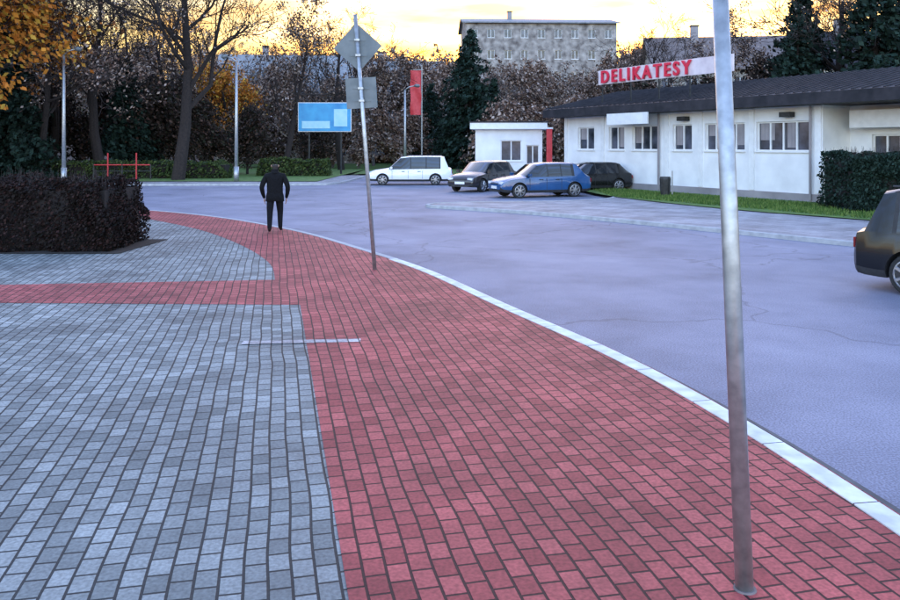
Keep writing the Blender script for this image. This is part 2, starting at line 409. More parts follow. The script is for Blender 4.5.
for (x,y,s,r) in [(-33,56,1.0,0),(-29.5,61,.95,2),(-25.5,60,.85,1),(-21.5,59,.9,4),(-18,58,.75,3),(-15.2,60,.7,5),(-37,60,1.1,1.4),(-31.5,50,.7,.4),(-11,66,.6,.9),(-24,66,1.1,.2)]:
    place('dark_tree', T_DARK, x, y, 0, r, s)
place('conifer_tree', C1, 1.9, 75, 0, 0, .98)
place('conifer_tree', C2, 4.1, 76, 0, 4, .72)
place('conifer_tree', C2, -1.9, 80, 0, 2, .7)
place('conifer_tree', C1, 25, 47, 0, 1.2, 1.0)
place('conifer_tree', C2, 21.3, 49, 0, 2.2, .85)
place('conifer_tree', C2, 28.6, 51, 0, 2.9, 1.05)
place('conifer_tree', C1, 23.2, 53, 0, 2.5, .95)
place('bare_tree', T_BARE1, 24.5, 50, 0, .9, .95)
place('bare_tree', T_BARE2, 19.2, 53, 0, 1.9, .85)
place('bare_tree', T_BARE2, 27, 45.5, 0, .4, .9)
place('bare_tree', T_BARE1, 17.0, 66, 0, 2.4, .8)
place('dark_tree', T_DARK, 14.8, 60, 0, 1.9, .95)
place('dark_tree', T_DARK, 18.5, 56, 0, .9, .95)
place('dark_tree', T_DARK, 22.5, 56, 0, .2, 1.15)

dt = empty('distant_trees')
pool = [T_BROWN, T_GREY, T_BROWN, T_GREY, T_BROWN, T_BARE2, T_MIX]
def hill_z(x, y):
    t = max(0, min(1, (y-88)/110)); t = t*t*(3-2*t)
    return t*(13 + 3*mnoise.noise(Vector((x*.02, y*.02, 0)))) - .3
for i in range(105):
    y = R.uniform(88, 185); x = R.uniform(-.62, .66)*y
    if -0.01 < x/y < .23 and y > 104: continue
    k = R.choice(pool)
    place('tree_%d' % i, k, x, y, hill_z(x,y), R.uniform(0,6.28), R.uniform(.8,1.2), dt)
front = [(6,84,.85),(9,86,.95),(12,88,.8),(4.5,90,1.0),(15,86,.85),(8,95,.95),(13,99,.95),(-4,86,.9),(-8,84,1.0),(-14,88,1.0),(-18,84,.9),(18,88,.95),(11,80,.7),(-22,80,.9),(-6,92,1.05),(17,100,1.0),(3,98,1.15),(20,96,1.1),(-12,82,.8),(-27,84,1.0),(-33,86,1.0),(-40,88,1.1),(-47,90,1.1),(-1,92,1.0),(24,104,1.2),(7,104,1.0),(10.5,108,1.15),(16,109,1.2)]
for i, (x, y, s) in enumerate(front):
    place('tree_front_%d' % i, [T_GREY, T_BROWN, T_BROWN][i % 3], x, y, 0, i*1.7, s, dt)
sh = empty('shrubbery')
for i in range(26):
    x = -34+i*2.6+R.uniform(-.8,.8); y = R.uniform(74,80)
    if -30<x<-1 or x>3: place('shrub_%d'%i, T_SHRUB, x, y, 0, R.uniform(0,6), R.uniform(.7,1.15), sh)
for i in range(8):
    place('shrub_b%d'%i, T_SHRUB, 3.6+i*1.5, 66+R.uniform(-2,2), 0, i, R.uniform(.9,1.2), sh)

m = MB(); nx, ny = 90, 40
for j in range(ny+1):
    for i in range(nx+1):
        x = -450+900*i/nx; y = 88+ (j/ny)**1.3*500
        m.v.append((x, y, hill_z(x,y)+ (mnoise.noise(Vector((x*.06,y*.06,3)))*.8 if j>3 else 0)))
hi = m.mi(M_HILL)
for j in range(ny):
    for i in range(nx):
        a = j*(nx+1)+i; m.f.append((a,a+1,a+nx+2,a+nx+1)); m.m.append(hi)
m.obj('hill', smooth=True)

# ------------------------------------------------------------------ hedges
def hedge(name, x0, x1, y0, y1, z1, mat, n, ls, core):
    b = MB(); rg = random.Random(len(name)+n)
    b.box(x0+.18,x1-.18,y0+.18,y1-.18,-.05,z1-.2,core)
    li = b.mi(mat)
    for _ in range(n):
        f = rg.random()
        x = rg.uniform(x0,x1); y = rg.uniform(y0,y1); z = rg.uniform(.0,z1)
        if f < .45: y = y0+abs(rg.gauss(0,.09))
        elif f < .72: z = z1-abs(rg.gauss(0,.09))
        elif f < .86: x = x1-abs(rg.gauss(0,.09))
        else: x = x0+abs(rg.gauss(0,.09))
        bump = mnoise.noise(Vector((x*1.3,y*1.3,z*1.3)))*.24
        cx, cy = (x0+x1)/2,(y0+y1)/2
        r = 1-.06*max(0,(z/z1))**3
        p = Vector((cx+(x-cx)*r + bump, cy+(y-cy)*r+bump, max(0.01,z+bump*.9)))
        b.leaf(p, ls*rg.uniform(.6,1.4), li, rg)
    for _ in range(n//110):
        x = rg.uniform(x0+.2,x1-.1); y = rg.uniform(y0+.1,y1-.1)
        b.tube([(x,y,z1-.3),(x+rg.gauss(0,.06),y+rg.gauss(0,.06),z1+rg.uniform(.03,.28))],[.008,.003],M_BARK,3,cap=False)
    return b.obj(name)
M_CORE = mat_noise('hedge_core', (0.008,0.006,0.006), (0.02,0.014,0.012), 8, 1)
hedge('hedge', -14.5, -6.98, 16.4, 18.6, 1.45, M_HEDGE, 42000, .035, M_CORE)
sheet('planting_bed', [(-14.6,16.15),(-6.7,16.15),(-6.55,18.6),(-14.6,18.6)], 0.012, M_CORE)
hedge('hedge', -45, -14.5, 52, 53.5, 1.1, M_GREENLEAF, 14000, .09, M_CORE)
hedge('hedge', -13.5, -8.5, 56, 57.2, 1.2, M_GREENLEAF, 4000, .09, M_CORE)
hedge('evergreen_bush', 13.0, 15.0, 25.8, 28.3, 1.9, M_CONIF, 12000, .06, M_CORE)

# ------------------------------------------------------------------ buildings
def wall(b, L, z0, z1, ops, mat, axis='x', off=0.0, th=0.3, glass=None, frame=None, start=0.0, inward=1, panes=2, sill=True):
    xs = sorted(set([start, start+L] + [o[0] for o in ops] + [o[1] for o in ops]))
    zs = sorted(set([z0, z1] + [o[2] for o in ops] + [o[3] for o in ops]))
    y0, y1 = (off, off+th*inward) if inward > 0 else (off+th*inward, off)
    def bx(a0,a1,c0,c1,d0,d1,mt):
        if axis == 'x': b.box(a0,a1,c0,c1,d0,d1,mt)
        else: b.box(c0,c1,a0,a1,d0,d1,mt)
    for i in range(len(xs)-1):
        for j in range(len(zs)-1):
            cx, cz = (xs[i]+xs[i+1])/2, (zs[j]+zs[j+1])/2
            if any(o[0] < cx < o[1] and o[2] < cz < o[3] for o in ops): continue
            bx(xs[i], xs[i+1], y0, y1, zs[j], zs[j+1], mat)
    for o in ops:
        gy = off+.16*inward; fy = off+.10*inward
        if glass: bx(o[0]+.002, o[1]-.002, min(gy,gy+.02*inward), max(gy,gy+.02*inward), o[2]+.002, o[3]-.002, glass)
        if frame:
            fw = .06; a, c = min(fy,fy+.05*inward), max(fy,fy+.05*inward)
            bx(o[0]+.001,o[0]+fw,a,c,o[2]+.001,o[3]-.001,frame); bx(o[1]-fw,o[1]-.001,a,c,o[2]+.001,o[3]-.001,frame)
            bx(o[0]+fw,o[1]-fw,a,c,o[2]+.001,o[2]+fw,frame); bx(o[0]+fw,o[1]-fw,a,c,o[3]-fw,o[3]-.001,frame)
            np_ = panes if panes > 0 else max(2, round((o[1]-o[0])/.62))
            for p in range(1,np_):
                x = o[0]+(o[1]-o[0])*p/np_
                bx(x-.035,x+.035,a,c,o[2]+fw,o[3]-fw,frame)
        if sill and frame:
            a, c = min(off-.07*inward, off+.05*inward), max(off-.07*inward, off+.05*inward)
            bx(o[0]-.05,o[1]+.05,a,c,o[2]-.05,o[2]-.001,frame)

def house(name, loc, rot, W, D, H, roofh, wm, rm, storeys=2, bays=4, chimney=True):
    e = empty(name, loc, rot)
    b = MB(); sh = H/storeys; ops = []
    for s in range(storeys):
        for k in range(bays):
            cx = W*(k+.5)/bays; ops.append((cx-.55, cx+.55, s*sh+.9, s*sh+2.2))
    wall(b, W, 0, H, ops, wm, 'x', 0, .3, M_GLASS, M_WFRAME)
    b.box(0,W,D-.3,D,0,H,wm)
    ops = []
    for s in range(storeys):
        for k in range(2):
            cx = D*(k+.5)/2; ops.append((cx-.5, cx+.5, s*sh+.9, s*sh+2.2))
    wall(b, D-.6, 0, H, ops, wm, 'y', 0, .3, M_GLASS, M_WFRAME, start=.3)
    wall(b, D-.6, 0, H, ops, wm, 'y', W, .3, M_GLASS, M_WFRAME, start=.3, inward=-1)
    for x0, x1 in ((0,.3),(W-.3,W)):
        b.add([(x0,0,H),(x0,D,H),(x0,D/2,H+roofh),(x1,0,H),(x1,D,H),(x1,D/2,H+roofh)], [(0,2,1),(3,4,5),(0,3,5,2),(2,5,4,1),(0,1,4,3)], wm)
    b.obj('walls', e)
    r = MB(); ov = .5; k = roofh/(D/2); t = .18
    for sg in (0,1):
        ya, yb = (-ov, D/2) if sg == 0 else (D+ov, D/2)
        za, zb = H-ov*k+.02, H+roofh+.02
        r.add([(-ov,ya,za),(W+ov,ya,za),(W+ov,yb,zb),(-ov,yb,zb),(-ov,ya,za+t),(W+ov,ya,za+t),(W+ov,yb,zb+t),(-ov,yb,zb+t)],
              [(0,1,2,3),(4,5,6,7),(0,1,5,4),(0,3,7,4),(1,2,6,5)], rm)
    r.obj('roof', e)
    if chimney:
        c = MB(); c.box(W*.3,W*.3+.7,D*.4,D*.4+.6,H+roofh*.5,H+roofh+1.1,M_GREYPL); c.box(W*.3-.06,W*.3+.76,D*.4-.06,D*.4+.66,H+roofh+1.1,H+roofh+1.22,M_ROOFD); c.obj('chimney', e)
    return e

SB = empty('shop_building', (6.4, 44.6, 0), math.atan2(-.88,.47))
b = MB(); LW = 16.3; D = 9; H = 3.75
ops = [(1.2,2.6,1.95,3.15),(3.8,5.0,1.95,3.15),(5.6,7.4,1.95,3.15),(8.4,9.6,1.95,3.15),(10.4,12.6,1.95,3.15),(13.2,15.7,1.95,3.15)]
wall(b, LW, 0, H, ops, M_WHITE, 'x', 0, .3, M_GLASS, M_WFRAME, panes=0)
b.box(0,LW,D-.3,D,0,H,M_WHITE); b.box(0,.3,.3,D-.3,0,H,M_WHITE); b.box(LW-.3,LW,.3,D-.3,0,H,M_WHITE)
ops = [(LW+.9,LW+2.0,.1,2.6),(LW+3.0,LW+4.8,1.2,2.8)]
wall(b, 9, 0, H, ops, M_WHITE, 'x', 1.6, .3, M_GLASS, M_WFRAME, start=LW, panes=2, sill=False)
b.box(LW,LW+9,D-.3,D-.002,0,H-.002,M_WHITE); b.box(LW+8.7,LW+9,1.9,D-.3,0,H-.003,M_WHITE)
for x in (0.02,3.2,7.9,10.0,12.85,16.0): b.box(x,x+.26,-.05,-.001,.35,H-.05,M_WFRAME)
b.box(0,LW,-.07,-.002,0,.32,M_GREYPL)
b.obj('walls', SB)
cb = MB()
for (x0,x1,zt) in ((1.3,1.9,2.5),(4.5,4.95,2.1),(5.7,6.3,2.3),(8.5,9.0,2.2),(10.5,11.3,2.6),(12.0,12.5,2.2),(13.3,14.0,2.4),(14.6,15.1,2.1)):
    n_ = int((x1-x0)/.08)
    for k in range(n_):
        a0, a1 = x0+(x1-x0)*k/n_, x0+(x1-x0)*(k+1)/n_
        ya, yb = (.135,.15) if k%2 else (.15,.135)
        cb.add([(a0,ya,zt),(a1,yb,zt),(a1,yb,3.1),(a0,ya,3.1)],[(0,1,2,3)],M_GREYPL)
cb.obj('curtains', SB)
r = MB()
r.add([(-.7,-1.0,3.72),(LW+9.5,-1.0,3.72),(LW+9.5,D+.5,3.72),(-.7,D+.5,3.72),(-.7,-1.0,4.15),(LW+9.5,-1.0,4.15),(LW+9.5,D/2,5.35),(-.7,D/2,5.35),(LW+9.5,D+.5,4.15),(-.7,D+.5,4.15)],
      [(0,3,2,1),(0,1,5,4),(4,5,6,7),(7,6,8,9),(2,3,9,8),(0,4,7,9,3),(1,2,8,6,5)], M_ROOFD)
for k in range(64):
    x = -.6+k*.4
    r.tube([(x,-1.02,4.18),(x,D/2-.1,5.36)], [.025,.025], M_ROOFD, 4)
r.obj('roof', SB)
a = MB()
a.box(5.0,7.9,-1.12,-1.03,3.2,3.74,M_WFRAME)
a.box(LW+.5,LW+2.6,.85,1.5,2.85,3.5,M_WFRAME)
for x in (9.0,11.5,14.6): a.box(x,x+.5,-.35,-.051,3.3,3.5,M_DARKMETAL)
a.obj('sign_panels', SB)
dpt = MB(); dpt.tube([(7.55,-.1,.1),(7.55,-.1,3.7)],[.05,.05],M_GREYPL,8); dpt.tube([(15.85,-.12,.1),(15.85,-.12,3.7)],[.05,.05],M_GREYPL,8); dpt.obj('downpipe', SB)
cu = bpy.data.curves.new('roof_letters','FONT'); cu.body = 'DELIKATESY'; cu.size = .88; cu.extrude = .04; cu.offset = .02; cu.space_character = 1.38
cu.materials.append(M_LETTER)
tx = bpy.data.objects.new('letters', cu); COL.objects.link(tx); tx.parent = SB; tx.location = (3.4,-.2,5.42); tx.rotation_euler = (math.pi/2,0,0)
fr = MB(); fr.box(3.1,12.1,-.12,-.06,5.34,6.08,M_SPANEL)
for x in (3.3,5.5,7.5,9.5,11.8): fr.box(x,x+.06,-.059,-.01,4.2,6.05,M_DARKMETAL)
fr.obj('letter_frame', SB)

KB = empty('kiosk', (1.6,50.5,-.1), math.radians(-6))
b = MB(); wall(b, 4.2, 0, 3.3, [(1.6,2.9,1.3,2.6),(3.2,4.0,.1,2.3)], M_WHITE, 'x', 0, .25, M_GLASS, M_WFRAME, panes=2)
b.box(0,4.2,3.2,3.45,0,3.3,M_WHITE); b.box(0,.25,.25,3.2,0,3.3,M_WHITE); b.box(3.95,4.2,.25,3.2,0,3.3,M_WHITE); b.obj('walls',KB)
b = MB(); b.box(-.3,4.5,-.5,3.7,3.302,3.7,M_WFRAME); b.box(-.35,4.55,-.55,3.75,3.702,3.78,M_ROOFD); b.obj('roof',KB)
b = MB(); b.box(4.45,4.8,-.5,-.35,0,3.3,M_REDP); b.box(4.4,4.85,-.55,-.3,3.302,3.4,M_WFRAME); b.obj('advert_pillar',KB)

house('old_house', (-27,92,0), .1, 16, 10, 8.5, 4.5, M_BEIGE, M_ROOFG, 3, 5)
house('old_house', (-12.5,96,1), -.06, 11, 9, 7.5, 4.0, M_GREYPL, M_ROOFG, 2, 4)
house('town_house', (19,74,0), -.12, 13, 10, 9.4, 3.2, M_BEIGE, M_ROOFB, 3, 6)
house('town_house', (31.5,68,0), -.1, 8, 8, 9.0, 3.2, M_WHITE, M_ROOFD, 3, 3)
house('apartment_block', (2.3,118,1.5), .04, 22.5, 12, 18.8, 1.3, M_STONE, M_ROOFG, 6, 9)

# ------------------------------------------------------------------ street furniture
P = empty('sign_pole', (1.458,3.955,0))
b = MB(); b.tube([(0,0,-.05),(-.062,0,1.5),(-.135,0,3.25)], [.044,.042,.0385], M_STEEL, 24); b.obj('pole', P, smooth=True)
b = MB(); b.tube([(0,0,0.004),(0,0,.012)], [.056,.053], mat_noise('collar',(.12,.1,.1),(.2,.17,.17),9,.8), 20); b.obj('concrete_collar', P)
b = MB(); b.tube([(-.132,0,3.2),(-.136,0,3.27)],[.042,.042],M_DARKMETAL,16); b.obj('cap',P)

S = empty('traffic_sign', (-1.32,14.08,0))
b = MB(); b.tube([(0,0,-.05),(-.17,0,2.2),(-.35,0,4.5)], [.036,.036,.034], M_STEEL, 12); b.obj('pole', S, smooth=True)
def plate(par, nm, cx, cz, pts, y, face, back, tilt=0):
    b = MB(); n = len(pts)
    pr = [(cx+p[0]*math.cos(tilt)-p[1]*math.sin(tilt), cz+p[0]*math.sin(tilt)+p[1]*math.cos(tilt)) for p in pts]
    vs = [(p[0],y,p[1]) for p in pr]+[(p[0],y+.012,p[1]) for p in pr]
    b.add(vs, [tuple(range(n))], back); 
    b.add(vs, [tuple(range(n,2*n))[::-1]]+[(i,(i+1)%n,n+(i+1)%n,n+i) for i in range(n)], face)
    return b.obj(nm, par)
d = .43; plate(S, 'diamond_sign', -.31, 3.93, [(0,-d),(d,0),(0,d),(-d,0)], .045, M_WFRAME, M_SIGNBACK, .06)
q = .27; plate(S, 'square_sign', -.245, 3.12, [(-q,-q),(q,-q),(q,q),(-q,q)], .045, M_BLUEP, M_SIGNBACK, .06)
b = MB()
for zc, xc in ((4.05,-.315),(3.78,-.295),(3.2,-.25),(2.98,-.232)):
    b.box(xc-.15,xc+.15,.036,.0448,zc-.012,zc+.012,M_SIGNBACK); b.box(xc-.045,xc+.045,-.045,.036,zc-.018,zc+.018,M_STEEL)
b.obj('brackets', S)

def lamp(x, y, h, arm=-1.6):
    e = empty('street_lamp', (x,y,0))
    b = MB(); b.tube([(0,0,-.05),(0,0,h*.5),(0,0,h)], [.13,.10,.07], M_STEEL, 10)
    b.tube([(0,0,h),(arm*.4,0,h+.25),(arm,0,h+.35)],[.05,.045,.04],M_STEEL,8); b.tube([(0,0,-.04),(0,0,.9)],[.17,.16],M_STEEL,10); b.obj('pole',e,smooth=True)
    b = MB(); b.tube([(arm*.9,0,h+.34),(arm*1.1,0,h+.36),(arm*1.4,0,h+.33),(arm*1.5,0,h+.3)],[.06,.14,.13,.03],M_SIGNBACK,10); b.obj('lamp_head',e,smooth=True)
lamp(-22.3,46.2,7.4,.7); lamp(-12.9,48.3,7.2,-.6); lamp(-3.6,64,6.6,.8)

B = empty('billboard', (-11.4,60,0), 0)
b = MB(); b.box(0,4,0,.12,3.2,5.4,M_WFRAME); b.obj('frame',B)
b = MB(); b.box(.05,3.95,-.03,-.002,3.25,5.35,M_BLUEP); b.box(.3,2.4,-.045,-.032,3.45,4.0,M_LBLUE); b.box(2.7,3.7,-.045,-.032,3.6,4.9,M_LBLUE); b.obj('poster',B)
b = MB(); b.tube([(.8,.2,-.1),(.8,.2,3.4)],[.08,.08],M_DARKMETAL,8); b.tube([(3.2,.2,-.1),(3.2,.2,3.4)],[.08,.08],M_DARKMETAL,8); b.obj('posts',B)

Fg = empty('flag_banner', (-2.4,68,0))
b = MB(); b.tube([(0,0,-.1),(0,0,9.0)],[.07,.045],M_STEEL,8); b.tube([(0,0,8.6),(-1.0,0,8.6)],[.025,.02],M_STEEL,6); b.obj('pole',Fg)
b = MB(); n=14
for j in range(n+1):
    for i in range(5):
        b.v.append((-.05-.23*i+ .03*math.sin(j*.9), .09*math.sin(i*1.4+j*.6), 8.55-j*.27))
ri=b.mi(M_REDP)
for j in range(n):
    for i in range(4):
        a0=j*5+i; b.f.append((a0,a0+1,a0+6,a0+5)); b.m.append(ri)
b.obj('banner',Fg,smooth=True)

E = empty('barrier_fence', (-22.5,50.5,0))
b = MB()
for k in range(5):
    x = k*.9; b.tube([(x,0,-.05),(x,0,1.7 if k in(1,3) else 1.0)],[.045,.045],M_REDP if k in (1,3) else M_DARKMETAL,8)
b.tube([(0,0,.95),(3.6,0,.95)],[.035,.035],M_REDP,8); b.tube([(0,0,.55),(3.6,0,.55)],[.03,.03],M_DARKMETAL,8)
b.obj('rails',E)
Wb = empty('litter_bin', (9.2,34.2,.0))
b = MB(); b.tube([(0,0,.05),(0,0,.75),(0,0,.85)],[.2,.24,.22],M_DARKMETAL,14); b.tube([(.3,0,0),(.3,0,1.1)],[.03,.03],M_STEEL,8); b.obj('bin',Wb)

# ------------------------------------------------------------------ cars
def car(name, x, y, ang, L, W, H, style, paint, zg=-.1):
    e = empty(name, (x,y,zg), ang)
    hw = W/2
    if style == 'wagon':
        st = [(-.500,.84,.40,.62,.66,.78),(-.494,.92,.30,.78,.86,.80),(-.482,.97,.26,.90,.97,.80),(-.455,.985,.24,.93,1.02,.80),(-.405,1,.23,.94,H-.04,.76),(-.36,1,.23,.94,H,.77),(-.345,1,.23,.94,H,.77),
              (-.20,1,.22,.93,H+.01,.78),(-.188,1,.22,.93,H+.01,.78),(-.02,1,.22,.92,H,.78),(-.008,1,.22,.92,H,.78),(.10,1,.22,.91,H-.06,.76),(.235,1,.22,.90,.99,.80),(.26,1,.23,.89,.96,.82),(.40,.97,.24,.80,.86,.80),(.465,.92,.26,.70,.76,.76),(.49,.86,.30,.62,.66,.72),(.5,.78,.38,.55,.58,.66)]
    else:
        st = [(-.500,.84,.40,.62,.66,.78),(-.49,.92,.30,.78,.85,.80),(-.47,.97,.26,.90,.98,.80),(-.44,.985,.24,.92,1.04,.80),(-.35,1,.23,.93,H-.06,.74),(-.30,1,.23,.93,H-.01,.75),(-.27,1,.23,.93,H,.75),
              (-.16,1,.22,.92,H+.01,.76),(-.148,1,.22,.92,H+.01,.76),(-.01,1,.22,.91,H,.76),(.002,1,.22,.91,H,.76),(.10,1,.22,.90,H-.08,.74),(.235,1,.22,.89,.98,.80),(.26,1,.23,.88,.95,.82),(.40,.97,.24,.80,.86,.80),(.465,.92,.26,.70,.76,.76),(.49,.86,.30,.62,.66,.72),(.5,.78,.38,.55,.58,.66)]
    side = {(6,7),(8,9),(10,11),(11,12),(5,6),(7,8),(9,10)}; rear=(3,4); front=(11,12)
    b = MB(); P_, G_ , T_ = b.mi(paint), b.mi(M_CARGLASS), b.mi(M_TRIM)
    for (sx, sw, zl, zb, zt, wt) in st:
        w = hw*sw; X = sx*L
        half = [(w*.93, zl),(w*.99, zl+.12),(w, zl+(zb-zl)*.55),(w*.965, zb),(hw*wt*(.985), zt-.055 if zt > 1.1 else zb+(zt-zb)*.45),(hw*wt*.86, zt-.008),(0, zt+.012)]
        ring = [(X,-p[0],p[1]) for p in half]+[(X,p[0],p[1]) for p in half[-2::-1]]
        b.v += ring
    n = 13
    for k in range(len(st)-1):
        for j in range(n):
            j2=(j+1)%n; mt=P_
            if j in (3,8) and (k,k+1) in side: mt = T_ if (k,k+1) in {(5,6),(7,8),(9,10)} else G_
            if (k,k+1) in (rear,front) and j in (4,5,6,7): mt=G_
            if j in (0,11,12): mt=T_
            b.f.append((k*n+j,(k+1)*n+j,(k+1)*n+j2,k*n+j2)); b.m.append(mt)
    b.f.append(tuple(range(n))); b.m.append(P_)
    b.f.append(tuple((len(st)-1)*n+j for j in range(n))[::-1]); b.m.append(P_)
    body = b.obj('body', e)
    wr = .315; xf, xr = .31*L, -.30*L
    cut = MB()
    for X in (xf,xr):
        for sgn in (-1,1):
            yc = sgn*(hw-.10)
            cut.lathe_y([(-.17,wr+.055),(.17,wr+.055)], (X,yc,wr+.01), M_TRIM, 28)
    cme = cut.mesh('cut'); co = bpy.data.objects.new('cut', cme); COL.objects.link(co); co.parent = e
    for ob in (body, co):
        bm = bmesh.new(); bm.from_mesh(ob.data); bmesh.ops.recalc_face_normals(bm, faces=bm.faces); bm.to_mesh(ob.data); bm.free()
    md = body.modifiers.new('b','BOOLEAN'); md.operation='DIFFERENCE'; md.object=co; md.solver='EXACT'
    try: md.material_mode='TRANSFER'
    except Exception: pass
    dg = bpy.context.evaluated_depsgraph_get(); dg.update()
    nm = bpy.data.meshes.new_from_object(body.evaluated_get(dg)); body.modifiers.clear(); body.data = nm
    bpy.data.objects.remove(co)
    for p in nm.polygons: p.use_smooth = True
    try: nm.set_sharp_from_angle(angle=math.radians(32))
    except Exception: pass
    wm = MB()
    for X in (xf,xr):
        for sgn in (-1,1):
            yc = sgn*(hw-.11); c_=(X,yc,wr)
            wm.lathe_y([(-.10,wr-.07),(-.10,wr-.02),(-.08,wr),(.08,wr),(.10,wr-.02),(.10,wr-.07)], c_, M_TYRE, 26)
            wm.lathe_y([(sgn*.085,wr-.085),(sgn*.103,wr-.085)] , c_, M_TRIM, 24)
            for k in range(7):
                t = k*2*math.pi/7
                wm.tube([(X,yc+sgn*.108,wr),(X+math.cos(t)*(wr-.09),yc+sgn*.108,wr+math.sin(t)*(wr-.09))],[.04,.03],M_ALLOY,6)
            tb=[(X+math.cos(2*math.pi*k/24)*(wr-.085),yc+sgn*.106,wr+math.sin(2*math.pi*k/24)*(wr-.085)) for k in range(25)]
            wm.tube(tb,[.014]*25,M_ALLOY,5,cap=False)
    wm.obj('wheels', e, smooth=False)
    d = MB()
    for sgn in (-1,1):
        y0,y1 = sorted((sgn*hw*.50,sgn*hw*.83)); d.box(L*.468,L*.494,y0,y1,.60,.71,M_LAMP)
        y0,y1 = sorted((sgn*hw*.72,sgn*hw*.915)); d.box(-L*.4965,-L*.47,y0,y1,.66,.82,M_TAIL)
        y0,y1 = sorted((sgn*hw*.99,sgn*(hw+.16))); d.box(.195*L,.195*L+.13,y0,y1,.93,1.06,paint)
        for hx in (-.13,.055):
            y0,y1 = sorted((sgn*(hw-.006),sgn*(hw+.018))); d.box(hx*L,hx*L+.18,y0,y1,.78,.81,M_TRIM)
        for hx in (-.15,.015,.2):
            y0,y1 = sorted((sgn*(hw-.03),sgn*(hw+.003))); d.box(hx*L-.006,hx*L+.006,y0,y1,.36,.84,M_TRIM)
    d.box(L*.494,L*.504,-.28,.28,.40,.52,M_WFRAME); d.box(-L*.506,-L*.496,-.27,.27,.52,.63,M_WFRAME)
    d.box(L*.485,L*.499,-.38,.38,.56,.64,M_TRIM); d.box(L*.49,L*.502,-.55,.55,.27,.36,M_TRIM); d.box(-L*.503,-L*.485,-.6,.6,.28,.40,M_TRIM)
    if style == 'wagon':
        for sgn in (-1,1): d.tube([(-.38*L,sgn*hw*.68,H+.03),(.02*L,sgn*hw*.68,H+.04)],[.018,.018],M_TRIM,6)
    d.obj('trim', e)
    return e

car('white_minivan', -2.35, 46.6, math.radians(182), 4.95, 1.85, 1.66, 'wagon', M_PWHITE)
car('blue_car', 4.0, 35.8, math.radians(200), 4.4, 1.75, 1.52, 'hatch', M_PBLUE)
car('dark_car', 1.7, 40.6, math.radians(235), 4.3, 1.72, 1.5, 'hatch', M_PDARK)
car('dark_car', 6.8, 39.5, math.radians(200), 4.2, 1.7, 1.45, 'hatch', M_PBLACK)
car('black_car', 8.5, 11.6, math.atan2(-.8,.6), 4.5, 1.8, 1.62, 'wagon', M_PBLACK)

# ------------------------------------------------------------------ pedestrian
def skin(name, V, Ed, rad, parent, sub=2):
    me = bpy.data.meshes.new(name); me.from_pydata(V, Ed, []); ob = bpy.data.objects.new(name, me); COL.objects.link(ob); ob.parent = parent
    sm = ob.modifiers.new('s','SKIN'); sm.use_smooth_shade=True
    for i, r in enumerate(rad):
        me.skin_vertices[0].data[i].radius = r if isinstance(r, tuple) else (r, r)
    me.skin_vertices[0].data[0].use_root = True
    ss = ob.modifiers.new('ss','SUBSURF'); ss.levels=sub; ss.render_levels=sub
    dg = bpy.context.evaluated_depsgraph_get(); dg.update()
    nm = bpy.data.meshes.new_from_object(ob.evaluated_get(dg)); ob.modifiers.clear(); ob.data = nm
    for p in nm.polygons: p.use_smooth=True
    return ob
PE = empty('pedestrian', (-4.42,20.2,0.006), math.radians(8))
V=[(0,0,.96),(0,0,1.12),(0,.0,1.30),(0,0,1.43),(0,.01,1.51),(0,.02,1.57),(0,.035,1.65),(0,.035,1.71)]
rad=[(.215,.15),(.21,.15),(.235,.15),(.17,.11),(.07,.07),(.06,.063),(.085,.098),(.078,.088)]
Ed=[(i,i+1) for i in range(7)]
def addv(p,r,par): V.append(p); rad.append(r); Ed.append((par,len(V)-1)); return len(V)-1
for sg in (-1,1):
    a=addv((sg*.20,0,1.41),.088,3); a=addv((sg*.275,-.02,1.28),.076,a); a=addv((sg*.325,-.05,1.13),.066,a); a=addv((sg*.305,.05,.98),.056,a); a=addv((sg*.28,.12,.88),.042,a); addv((sg*.275,.14,.84),.036,a)
    f = .16 if sg>0 else -.14
    a=addv((sg*.10,0,.88),(.115,.115),0); a=addv((sg*.115,f*.45+.02,.68),.098,a); a=addv((sg*.12,f*.75+.04,.49),.08,a); a=addv((sg*.12,f*.8,.30),.07,a); a=addv((sg*.12,f*1.0-(.02 if sg<0 else 0),.10),.058,a); 
    addv((sg*.135,f+.15,.035),(.046,.034),a)
body=skin('body',V,Ed,rad,PE)
for mt in (M_CLOTH,M_JEANS,M_SKIN,M_HAIR,M_SHOE): body.data.materials.append(mt)
for p in body.data.polygons:
    c_=p.center
    if c_.z>1.545: p.material_index = 3 if (c_.y<.07 or c_.z>1.70) and c_.z>1.58 else 2
    elif c_.z>.86 or abs(c_.x)>.235: p.material_index=0
    elif c_.z>.11: p.material_index=1
    else: p.material_index=4
for sg in (-1,1):
    bx,by,bz=sg*.274,.142,.835
    V2=[(bx,by,bz),(bx-sg*.004,by+.012,bz-.05),(bx-sg*.006,by+.02,bz-.085)]; r2=[(.02,.026),(.018,.034),(.012,.034)]
    h=skin('hand',V2,[(0,1),(1,2)],r2,PE); h.data.materials.append(M_SKIN)
    for k,(dy,ln) in enumerate([(.028,.062),(.010,.072),(-.008,.066),(-.026,.05)]):
        b0=(bx-sg*.006,by+.02+dy,bz-.08); b1=(bx-sg*.012,by+.024+dy,bz-.08-ln*.55); b2=(bx-sg*.03,by+.024+dy,bz-.08-ln)
        fo=skin('finger_%d'%k,[b0,b1,b2],[(0,1),(1,2)],[.009,.0085,.007],PE,1); fo.data.materials.append(M_SKIN)
    t=skin('thumb',[(bx,by+.02,bz-.03),(bx-sg*.015,by+.05,bz-.055),(bx-sg*.02,by+.058,bz-.085)],[(0,1),(1,2)],[.011,.01,.008],PE,1); t.data.materials.append(M_SKIN)
